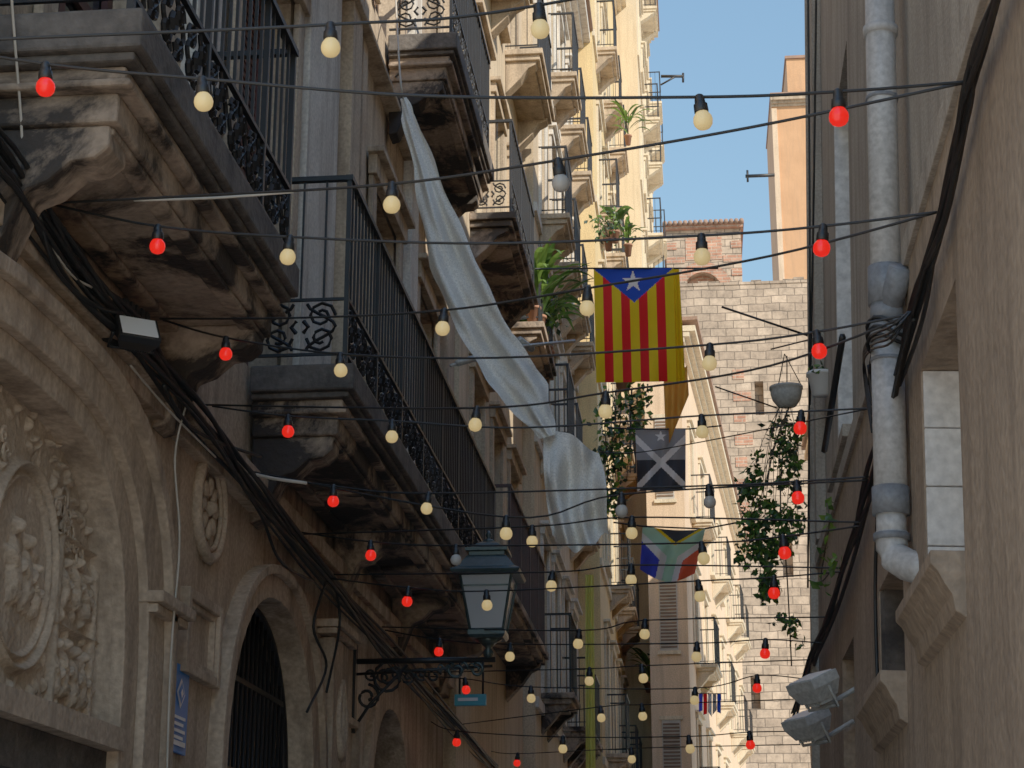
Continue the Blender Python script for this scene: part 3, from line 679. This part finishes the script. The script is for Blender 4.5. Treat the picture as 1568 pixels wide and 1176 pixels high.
# ---------------------------------------------------------------- floodlights
def flood(name,c,rz,tilt,w,h,d,bm,face,wall):
    e=empty(name,c); T=Matrix.Rotation(rz,4,'Z')@Matrix.Rotation(tilt,4,'X')
    g=G()
    prof=[(-w,-h),(w,-h),(w,h),(-w,h)]; bk=.72
    vs=[T@Vector((x,-d,z)) for x,z in prof]+[T@Vector((x*bk,d,z*bk)) for x,z in prof]+[T@Vector((x,-d*.2,z)) for x,z in prof]
    g.add(vs,[(3,2,1,0),(4,5,6,7)]+[(i,(i+1)%4,8+(i+1)%4,8+i) for i in range(4)]+[(8+i,8+(i+1)%4,4+(i+1)%4,4+i) for i in range(4)],bm)
    g.box((-w*.86,-d-.006,-h*.82),(w*.86,-d-.001,h*.82),face,T)
    for i in range(6): x=-w*.6+i*w*.24; g.box((x-.004,d*.9,-h*.6),(x+.004,d*1.35,h*.6),bm,T)
    g.tube([T@Vector((-w*1.08,0,0)),T@Vector((-w*1.08,d*1.8,0)),T@Vector((w*1.08,d*1.8,0)),T@Vector((w*1.08,0,0))],.010,bm,5)
    g.tube([T@Vector((0,d*1.8,0)),Vector(wall)-Vector(c)],.014,bm,6)
    g.obj('housing',e,bevel=.006); return e
pfl=atX(208,513,XL+.22); flood('floodlight',pfl,math.radians(35),math.radians(-35),.085,.065,.04,'black','signw',(XL,pfl.y+.1,pfl.z+.05))
g=G()
for i in range(5): p=atX(185+i*8,470+i*5,XL+.1); g.box((p.x-.03,p.y-.02,p.z-.03),(p.x+.03,p.y+.02,p.z+.03),'black')
g.obj('junction_boxes')
p1=onR(1248,1054,.20); flood('floodlight',p1,math.radians(-60),math.radians(-65),.12,.085,.06,'potg','signw',p1+Vector((.25,.1,.03)))
p2=onR(1238,1110,.20); flood('floodlight',p2,math.radians(-60),math.radians(-65),.12,.085,.06,'potg','signw',p2+Vector((.25,.1,.03)))
# ---------------------------------------------------------------- signs
s=atX(278,1085,XL+.03)
g=G(); g.box((XL+.005,s.y-.14,s.z-.20),(XL+.02,s.y+.14,s.z+.20),'blue'); x=XL+.024
def diam(r,m,x): g.add([(x,s.y-r,s.z+.07),(x,s.y,s.z+.07-r),(x,s.y+r,s.z+.07),(x,s.y,s.z+.07+r)],[(0,1,2,3)],m)
diam(.07,'signw',x); diam(.052,'blue',x+.003); diam(.022,'signw',x+.006)
for k in range(4): g.box((x,s.y-.09,s.z-.05-k*.03),(x+.002,s.y+.09-.03*(k%2),s.z-.036-k*.03),'signw')
g.box((x+.001,s.y-.1,s.z-.17),(x+.003,s.y+.1,s.z-.148),'signw')
g.obj('blue_wall_sign')
s=atY(721,1071,15.5); g=G(); g.box((s.x-.14,s.y,s.z-.05),(s.x+.13,s.y+.05,s.z+.045),'teal'); g.box((s.x-.11,s.y-.004,s.z-.012),(s.x+.06,s.y-.001,s.z+.014),'signw'); g.tube([(s.x-.1,s.y+.025,s.z+.04),(s.x-.1,s.y+.025,s.z+.32)],.01,'iron'); g.tube([(s.x+.1,s.y+.025,s.z+.04),(s.x+.1,s.y+.025,s.z+.32)],.01,'iron'); g.obj('hanging_shop_sign')
# ---------------------------------------------------------------- white cloth
g=G()
secs=[(150,613,622),(180,616,636),(250,632,664),(320,643,690),(400,660,726),(460,684,752),(520,714,784),(570,746,820),(600,766,838),(640,801,845),(668,828,853)]
nn=20; fine=[]
for i in range(len(secs)-1):
    for k in range(6):
        t=k/6; fine.append([secs[i][j]*(1-t)+secs[i+1][j]*t for j in range(3)])
fine.append(list(secs[-1]))
vs=[]
for i,(v,a,b) in enumerate(fine):
    f_=i/(len(fine)-1); Y=12.1-1.5*f_
    for k in range(nn+1):
        t=k/nn; u=a+(b-a)*t+2*math.sin(i*.7)*(k in(0,nn)); vv=v-(b-a)*.30*(t-.5)
        w_=(b-a)/60; vs.append(atY(u,vv,Y+w_*(.08*math.sin(t*8+i*.12)+.04*math.sin(t*17-i*.2+1)+.03*math.sin(i*.5+t*4))))
fs=[(i*(nn+1)+k,i*(nn+1)+k+1,(i+1)*(nn+1)+k+1,(i+1)*(nn+1)+k) for i in range(len(fine)-1) for k in range(nn)]
g.add(vs,fs,'cloth',True)
nu,nv=44,36; vs=[]
for j in range(nv+1):
    t=j/nv
    for i in range(nu+1):
        s_=i/nu
        u=(833+84*s_)*(1-t)+(846+90*s_)*t; u+= -6*math.sin(t*3.1)*(1-s_)+4*math.sin(t*5)*s_
        vt=646+46*s_+4*math.sin(s_*9); vb=838-20*s_+14*math.sin(s_*math.pi)**2 - (18 if s_<.08 else 0)+4*math.sin(s_*19)
        v=vt*(1-t)+vb*t
        Y=10.65-.30*t+(.03+.07*t)*math.sin(s_*16+1.5*math.sin(t*3))+.05*math.sin(s_*7-t*5)+.04*math.sin((s_*.6+t)*11)
        vs.append(atY(u,v,Y))
g.add(vs,[(j*(nu+1)+i,j*(nu+1)+i+1,(j+1)*(nu+1)+i+1,(j+1)*(nu+1)+i) for j in range(nv) for i in range(nu)],'cloth',True)
g.tube(cat([atX(605,-20,XL+.05),atY(612,110,12.1),atY(618,152,12.1)]),.008,'wire')
g.tube([atY(612,112,12.1),atX(605,118,XL)],.010,'iron')
g.tube(cat([atY(916,692,10.6),atY(1000,690,10.7),RA(1335,625)]),.004,'cable')
g.obj('white_cloth_banner',recalc=False)
# ---------------------------------------------------------------- flags
def flag(name,c00,c10,c01,c11,Y,colf,nu=110,nv=110,wave=.05,extra=None,sag=0):
    g=G(); vs=[]
    for j in range(nv+1):
        t=j/nv
        for i in range(nu+1):
            s_=i/nu
            u=(c00[0]*(1-s_)+c10[0]*s_)*(1-t)+(c01[0]*(1-s_)+c11[0]*s_)*t
            v=(c00[1]*(1-s_)+c10[1]*s_)*(1-t)+(c01[1]*(1-s_)+c11[1]*s_)*t+sag*math.sin(s_*math.pi)*(.25+.75*t)
            yy=Y+wave*(.3+t)*(math.sin(s_*13+t*2)+.6*math.sin(s_*6-t*4))+wave*.5*math.sin(t*9+s_*4)
            vs.append(atY(u,v,yy))
    fs={}
    for j in range(nv):
        for i in range(nu):
            m=colf((i+.5)/nu,(j+.5)/nv); fs.setdefault(m,[]).append((j*(nu+1)+i,j*(nu+1)+i+1,(j+1)*(nu+1)+i+1,(j+1)*(nu+1)+i))
    ks=list(fs); g.add(vs,fs[ks[0]],ks[0],True)
    for k in ks[1:]:
        if M[k] not in g.mats: g.mats.append(M[k])
        for f in fs[k]: g.f.append(list(f)); g.mi.append(g.mats.index(M[k])); g.sm.append(True)
    if extra: extra(g)
    return g.obj(name,recalc=False)
def star(x,y,cx,cy,R,asp=1.0,rot=0):
    dx=(x-cx)*asp; dy=(y-cy); r=math.hypot(dx,dy)
    if r>R: return False
    a=(math.atan2(dx,-dy)+rot)%(2*math.pi/5); a=min(a,2*math.pi/5-a)
    ri=.382*R
    p=(R,0);q=(ri*math.cos(math.pi/5),ri*math.sin(math.pi/5)); X=r*math.cos(a);Yy=r*math.sin(a)
    return (q[0]-p[0])*(Yy-p[1])-(q[1]-p[1])*(X-p[0])>0
def est(s_,t):
    if t<.30*(1-abs(s_-.5)*2):
        if star(s_,t,.49,.115,.10,.70): return 'fw'
        return 'fb'
    return 'fr' if int(s_*9)%2==1 else 'fy'
def ex1(g):
    g.tube([atY(820,412,20.5),atY(905,411,20),atY(1040,411,20),atY(1100,411,20)],.012,'cable')
flag('catalan_flag',(909,412),(1031,410),(913,586),(1036,584),20,est,108,130,.045,ex1)
def cloth(g,q,Y,m,n=14,amp=.08):
    vs=[]
    for j in range(n+1):
        for i in range(n+1):
            s_=i/n;t=j/n
            u=(q[0][0]*(1-s_)+q[1][0]*s_)*(1-t)+(q[3][0]*(1-s_)+q[2][0]*s_)*t
            v=(q[0][1]*(1-s_)+q[1][1]*s_)*(1-t)+(q[3][1]*(1-s_)+q[2][1]*s_)*t
            vs.append(atY(u,v,Y+amp*math.sin(s_*11+t*2)))
    g.add(vs,[(j*(n+1)+i,j*(n+1)+i+1,(j+1)*(n+1)+i+1,(j+1)*(n+1)+i) for j in range(n) for i in range(n)],m,True)
g=G(); cloth(g,((1018,412),(1040,412),(1050,585),(1028,585)),20.8,'fy'); g.obj('yellow_cloth',recalc=False)
g=G(); cloth(g,((1016,585),(1052,560),(1055,605),(1020,690)),24,'forg'); g.obj('orange_cloth',recalc=False)
g=G(); cloth(g,((896,880),(909,880),(912,1180),(897,1180)),26,'fly'); g.obj('lime_drape',recalc=False)
def blk(s_,t):
    if star(s_,t,.5,.12,.10,.8): return 'fw'
    x=(s_-.5)*1.0; y=(t-.55)*1.25
    if abs(abs(x)-abs(y))<.085 and abs(x)<.5: return 'fw'
    return 'fgy' if t<.5 else 'fk'
def ex2(g): g.tube([atY(930,655,24.5),atY(975,657,24),atY(1055,657,24),atY(1105,652,24)],.012,'cable')
flag('black_saltire_flag',(973,657),(1050,657),(976,752),(1050,750),24,blk,90,90,.06,ex2)
def saf(s_,t):
    s_=s_+.10*(t-.3)
    d=abs(s_-.55)
    if t<.24-.75*d: return 'fk'
    if t<.30-.75*d: return 'fy'
    if d<.09 or (t<.58-.75*d): return 'fg'
    if d<.20 or (t<.76-.75*d): return 'fw'
    return 'fv' if s_<.55 else 'fo'
def ex3(g): g.tube([atY(940,800,22.5),atY(985,806,22),atY(1078,810,22),atY(1130,800,22)],.012,'cable')
flag('light_washed_flag',(984,805),(1080,810),(980,872),(1064,878),22,saf,90,80,.09,ex3,sag=16)  # South African pattern, its green paled as if light shone through
# ---------------------------------------------------------------- plants
def leafy(g,pts,n,spread,size,ms=('leaf','leaf2','leaf3'),hang=0.3):
    for _ in range(n):
        p=Vector(random.choice(pts)); c=p+Vector((random.gauss(0,spread),random.gauss(0,spread),random.gauss(0,spread)))
        d=Vector((rnd(-1,1),rnd(-1,1),rnd(-1,1)-hang)).normalized(); s_=size*rnd(.6,1.3)
        e=d.cross(Vector((rnd(-1,1),rnd(-1,1),rnd(-1,1)))).normalized(); nrm=d.cross(e)
        vs=[c,c+d*s_*.45+e*s_*.33+nrm*s_*.08,c+d*s_,c+d*s_*.45-e*s_*.33+nrm*s_*.08,c+d*s_*.5]
        g.add(vs,[(0,1,4),(1,2,4),(2,3,4),(3,0,4)],random.choice(ms))
def strap(g,b,az,L,w,m,droop=1.0,up=.9):
    b=Vector(b); h=Vector((math.cos(az),math.sin(az),0)); sd=Vector((-math.sin(az),math.cos(az),0)); vs=[];n=6
    for i in range(n+1):
        t=i/n; p=b+h*(L*t*.6)+Vector((0,0,L*(up*t-droop*.75*t*t))); ww=w*math.sin(math.pi*(t*.9+.08))
        vs+= [p-sd*ww,p+Vector((0,0,-ww*.3)),p+sd*ww]
    g.add(vs,[f for i in range(n) for f in ((3*i,3*i+1,3*i+4,3*i+3),(3*i+1,3*i+2,3*i+5,3*i+4))],m)
def pot(g,c,r,h,m): g.lathe([(r*.65,0),(r*.95,h*.85),(r*1.08,h*.86),(r*1.08,h),(r*.9,h),(r*.85,h*.9),(.01,h*.88)],c,m,14)
def potplant(b,L,n,kind='strap',pm='terra',w=.035,r=.12):
    g=G(); b=Vector(b); pot(g,b,r,.22,pm); top=b+Vector((0,0,.2))
    if kind=='strap':
        for _ in range(n): strap(g,top+Vector((rnd(-.06,.06),rnd(-.06,.06),rnd(0,L*.5))),rnd(0,6.3),L*rnd(.6,1.1),w,random.choice(('leaf','leaf2','leaf','leaf2')),rnd(.5,1.1))
        for _ in range(3): g.tube([top-Vector((0,0,.05)),top+Vector((rnd(-.05,.05),0,L*.6))],.012,'stem')
    else:
        pts=[top+Vector((rnd(-.2,.2),rnd(-.2,.2),rnd(0,L))) for _ in range(9)]
        for p in pts: g.tube([top,(top+p)/2+Vector((0,0,.05)),p],.006,'stem')
        leafy(g,pts,n,.08,.10)
    g.obj('potted_plant')
# big-leaved plants on the tan building balcony (floor z=9.1, railing at x=-1.84)
potplant((-1.93,21.7,9.1),1.0,34,w=.045,r=.1); potplant((-1.90,22.2,9.15),1.15,38,w=.05,r=.1); potplant((-1.92,22.8,9.1),1.05,34,w=.045,r=.1)
potplant((-1.90,23.3,9.1),1.2,40,w=.05,r=.1); potplant((-1.90,23.5,9.1),.9,130,'leafy',r=.1); potplant((-1.93,22.5,9.1),.7,110,'leafy',r=.1)
yD=[.5+10*(i+.5)/4 for i in range(4)]
potplant(atY(962,222,36),.95,24,w=.035,r=.08); potplant(atY(942,372,30),.65,16,w=.08,r=.08); potplant(atY(962,392,31),.6,20,w=.04,r=.08); potplant(atY(932,384,29),.4,90,'leafy',r=.08)
potplant(atY(1012,1075,44),1.1,130,'leafy',r=.2); potplant(atY(1045,1100,43),1.2,30,w=.07,r=.2); potplant(atY(998,1060,43),1.0,26,w=.06,r=.2)
g=G(); pts=[atY(rnd(925,985)-(v-600)*.1*rnd(0,1),v,26+rnd(-.2,.2)) for v in range(600,700,4)]+[atY(rnd(925,950),v,26) for v in range(690,790,8)]
leafy(g,pts,650,.09,.11)
for _ in range(8): u=rnd(930,975); g.tube(cat([atY(u,595,26),atY(u+rnd(-9,9),650,26),atY(u+rnd(-12,4),rnd(700,760),26)]),.008,'stem')
pot(g,atY(955,598,26),.14,.22,'terra'); g.obj('hanging_vine')
g=G(); IY=13.2
prof=[(640,1180,1208),(680,1172,1220),(720,1140,1222),(760,1130,1218),(800,1142,1222),(840,1130,1208),(865,1150,1175),(885,1165,1190),(905,1160,1195),(935,1168,1205),(960,1205,1218),(1010,1208,1218)]
pts=[]
for i in range(len(prof)-1):
    v0,a0,b0=prof[i];v1,a1,b1=prof[i+1]
    for _ in range(int((b0-a0)*.34)):
        t=random.random(); v=v0+(v1-v0)*t; a=a0+(a1-a0)*t;b=b0+(b1-b0)*t
        p=atY(rnd(a,b),v,IY+rnd(-.15,.15))
        if noise.noise(Vector((p.x*6,p.z*6,2)))>-.12: pts.append(p)
leafy(g,pts,1700,.028,.058,('leaf','leaf','leaf2','leaf3'))
for _ in range(14):
    u=rnd(1190,1212); q=rnd(1140,1222); vv=rnd(740,900)
    g.tube(cat([atY(u,622,IY),atY((u+q)/2+rnd(-10,10),690,IY),atY(q,vv,IY)]),.003,'stem',4)
g.tube(cat([atY(1205,640,IY),atY(1195,760,IY),atY(1205,880,IY),atY(1212,1020,IY)]),.006,'stem')
g.obj('hanging_ivy')
g=G(); b=atY(1205,624,IY)
g.lathe([(.02,.0),(.07,.01),(.105,.06),(.118,.11),(.118,.135),(.126,.14),(.126,.16),(.108,.16),(.10,.12),(.01,.11)],b,'potg',20)
for a in range(3): g.tube([b+Vector((.12*math.cos(a*2.1),.12*math.sin(a*2.1),.155)),b+Vector((.0,0,.42))],.004,'iron',4)
g.obj('hanging_basket')
g=G(); b=atY(1257,606,11.8); pot(g,b,.085,.16,'signw')
leafy(g,[b+Vector((0,0,.17))],30,.03,.05); g.tube([b+Vector((0,0,.08)),b+Vector((.12,.05,.08))],.008,'iron'); g.obj('wall_planter')
g=G()
a_=atY(1105,470,IY); b_=atY(1240,515,IY); g.tube([a_,b_],.010,'iron'); g.tube([atY(1095,592,IY),atY(1190,625,IY)],.007,'iron'); g.tube([atY(1180,535,IY),atY(1240,520,IY)],.007,'iron'); g.tube([atY(1205,545,IY),atY(1205,590,IY)],.005,'iron')
g.tube([atY(1240,515,IY),onR(1240,515,-.1)],.01,'iron'); g.obj('clothes_line_bracket')
g=G(); pts=[onR(u,v,.1) for u,v in ((1265,768),(1270,800),(1262,850),(1258,890),(1282,860),(1268,900),(1225,980))]
leafy(g,pts,45,.025,.065,('leaf','leaf2')); g.tube(cat(pts[:5]),.004,'stem'); g.obj('climbing_plant')
g=G()
for i,(m,w_) in enumerate((('fv',.25),('fr',.2),('signw',.3),('fgy',.25),('fb',.2))):
    u0=1070+i*7; cloth(g,((u0,1062),(u0+6,1062),(u0+6,1088+i%3*5),(u0,1090+i%2*5)),38,m,6,.03)
g.tube([atY(1062,1062,38),atY(1112,1062,38)],.01,'cable'); g.obj('laundry_line',recalc=False)
small_balcony(R2,.42,.2,1.5,atY(1200,1090,17.5).z)
g=G(); g.tube([atY(1012,117,40),atY(1047,117,40)],.04,'iron'); g.tube([atY(1046,112,40),atY(1046,126,40)],.03,'iron'); g.tube([atY(1012,130,40),atY(1035,117,40)],.025,'iron'); g.obj('antenna_bracket')
g=G(); g.tube([atX(690,560,XL+.6),atY(800,530,14),atY(880,522,15)],.014,'potg'); g.tube([atY(700,556,13.2),atY(760,540,13.6)],.028,'potg'); g.tube([atY(795,520,14),atY(815,535,14.2)],.03,'potg'); g.obj('awning_rod')
# ---------------------------------------------------------------- ground
g=G(); g.box((-400,-400,-.5),(400,400,0),'ground'); g.obj('ground')
g=G(); g.add([(-2.0,2,.004),(.55,2,.004),(.55,40,.004),(-2.0,40,.004)],[(0,1,2,3)],'road'); g.obj('road')
g=G(); g.box((-2.39,2,.002),(-2.0,40,.12),'road2'); g.box((.55,2,.002),(.84,12.6,.12),'road2'); g.obj('pavement',bevel=.01)
# ---------------------------------------------------------------- world + sun
to=Vector((.70,-.62,.64)).normalized(); el=math.asin(to.z); az=math.atan2(to.x,to.y)
wd=bpy.data.worlds.new('World'); scene.world=wd; wd.use_nodes=True; nt=wd.node_tree
sk=nt.nodes.new('ShaderNodeTexSky'); sk.sky_type='NISHITA'; sk.sun_disc=False; sk.sun_elevation=el; sk.sun_rotation=az; sk.air_density=2.2; sk.dust_density=.1; sk.ozone_density=9
bg=nt.nodes['Background']; bg.inputs['Strength'].default_value=.15; nt.links.new(sk.outputs[0],bg.inputs[0])
sn=bpy.data.lights.new('sun','SUN'); sn.energy=5; sn.angle=math.radians(.5); sn.color=(1,.91,.75)
so=bpy.data.objects.new('sun',sn); scene.collection.objects.link(so); so.rotation_euler=(-to).to_track_quat('-Z','Y').to_euler()
vs=scene.view_settings; vs.view_transform='Standard'; vs.look='None'; vs.exposure=0; vs.gamma=1.4
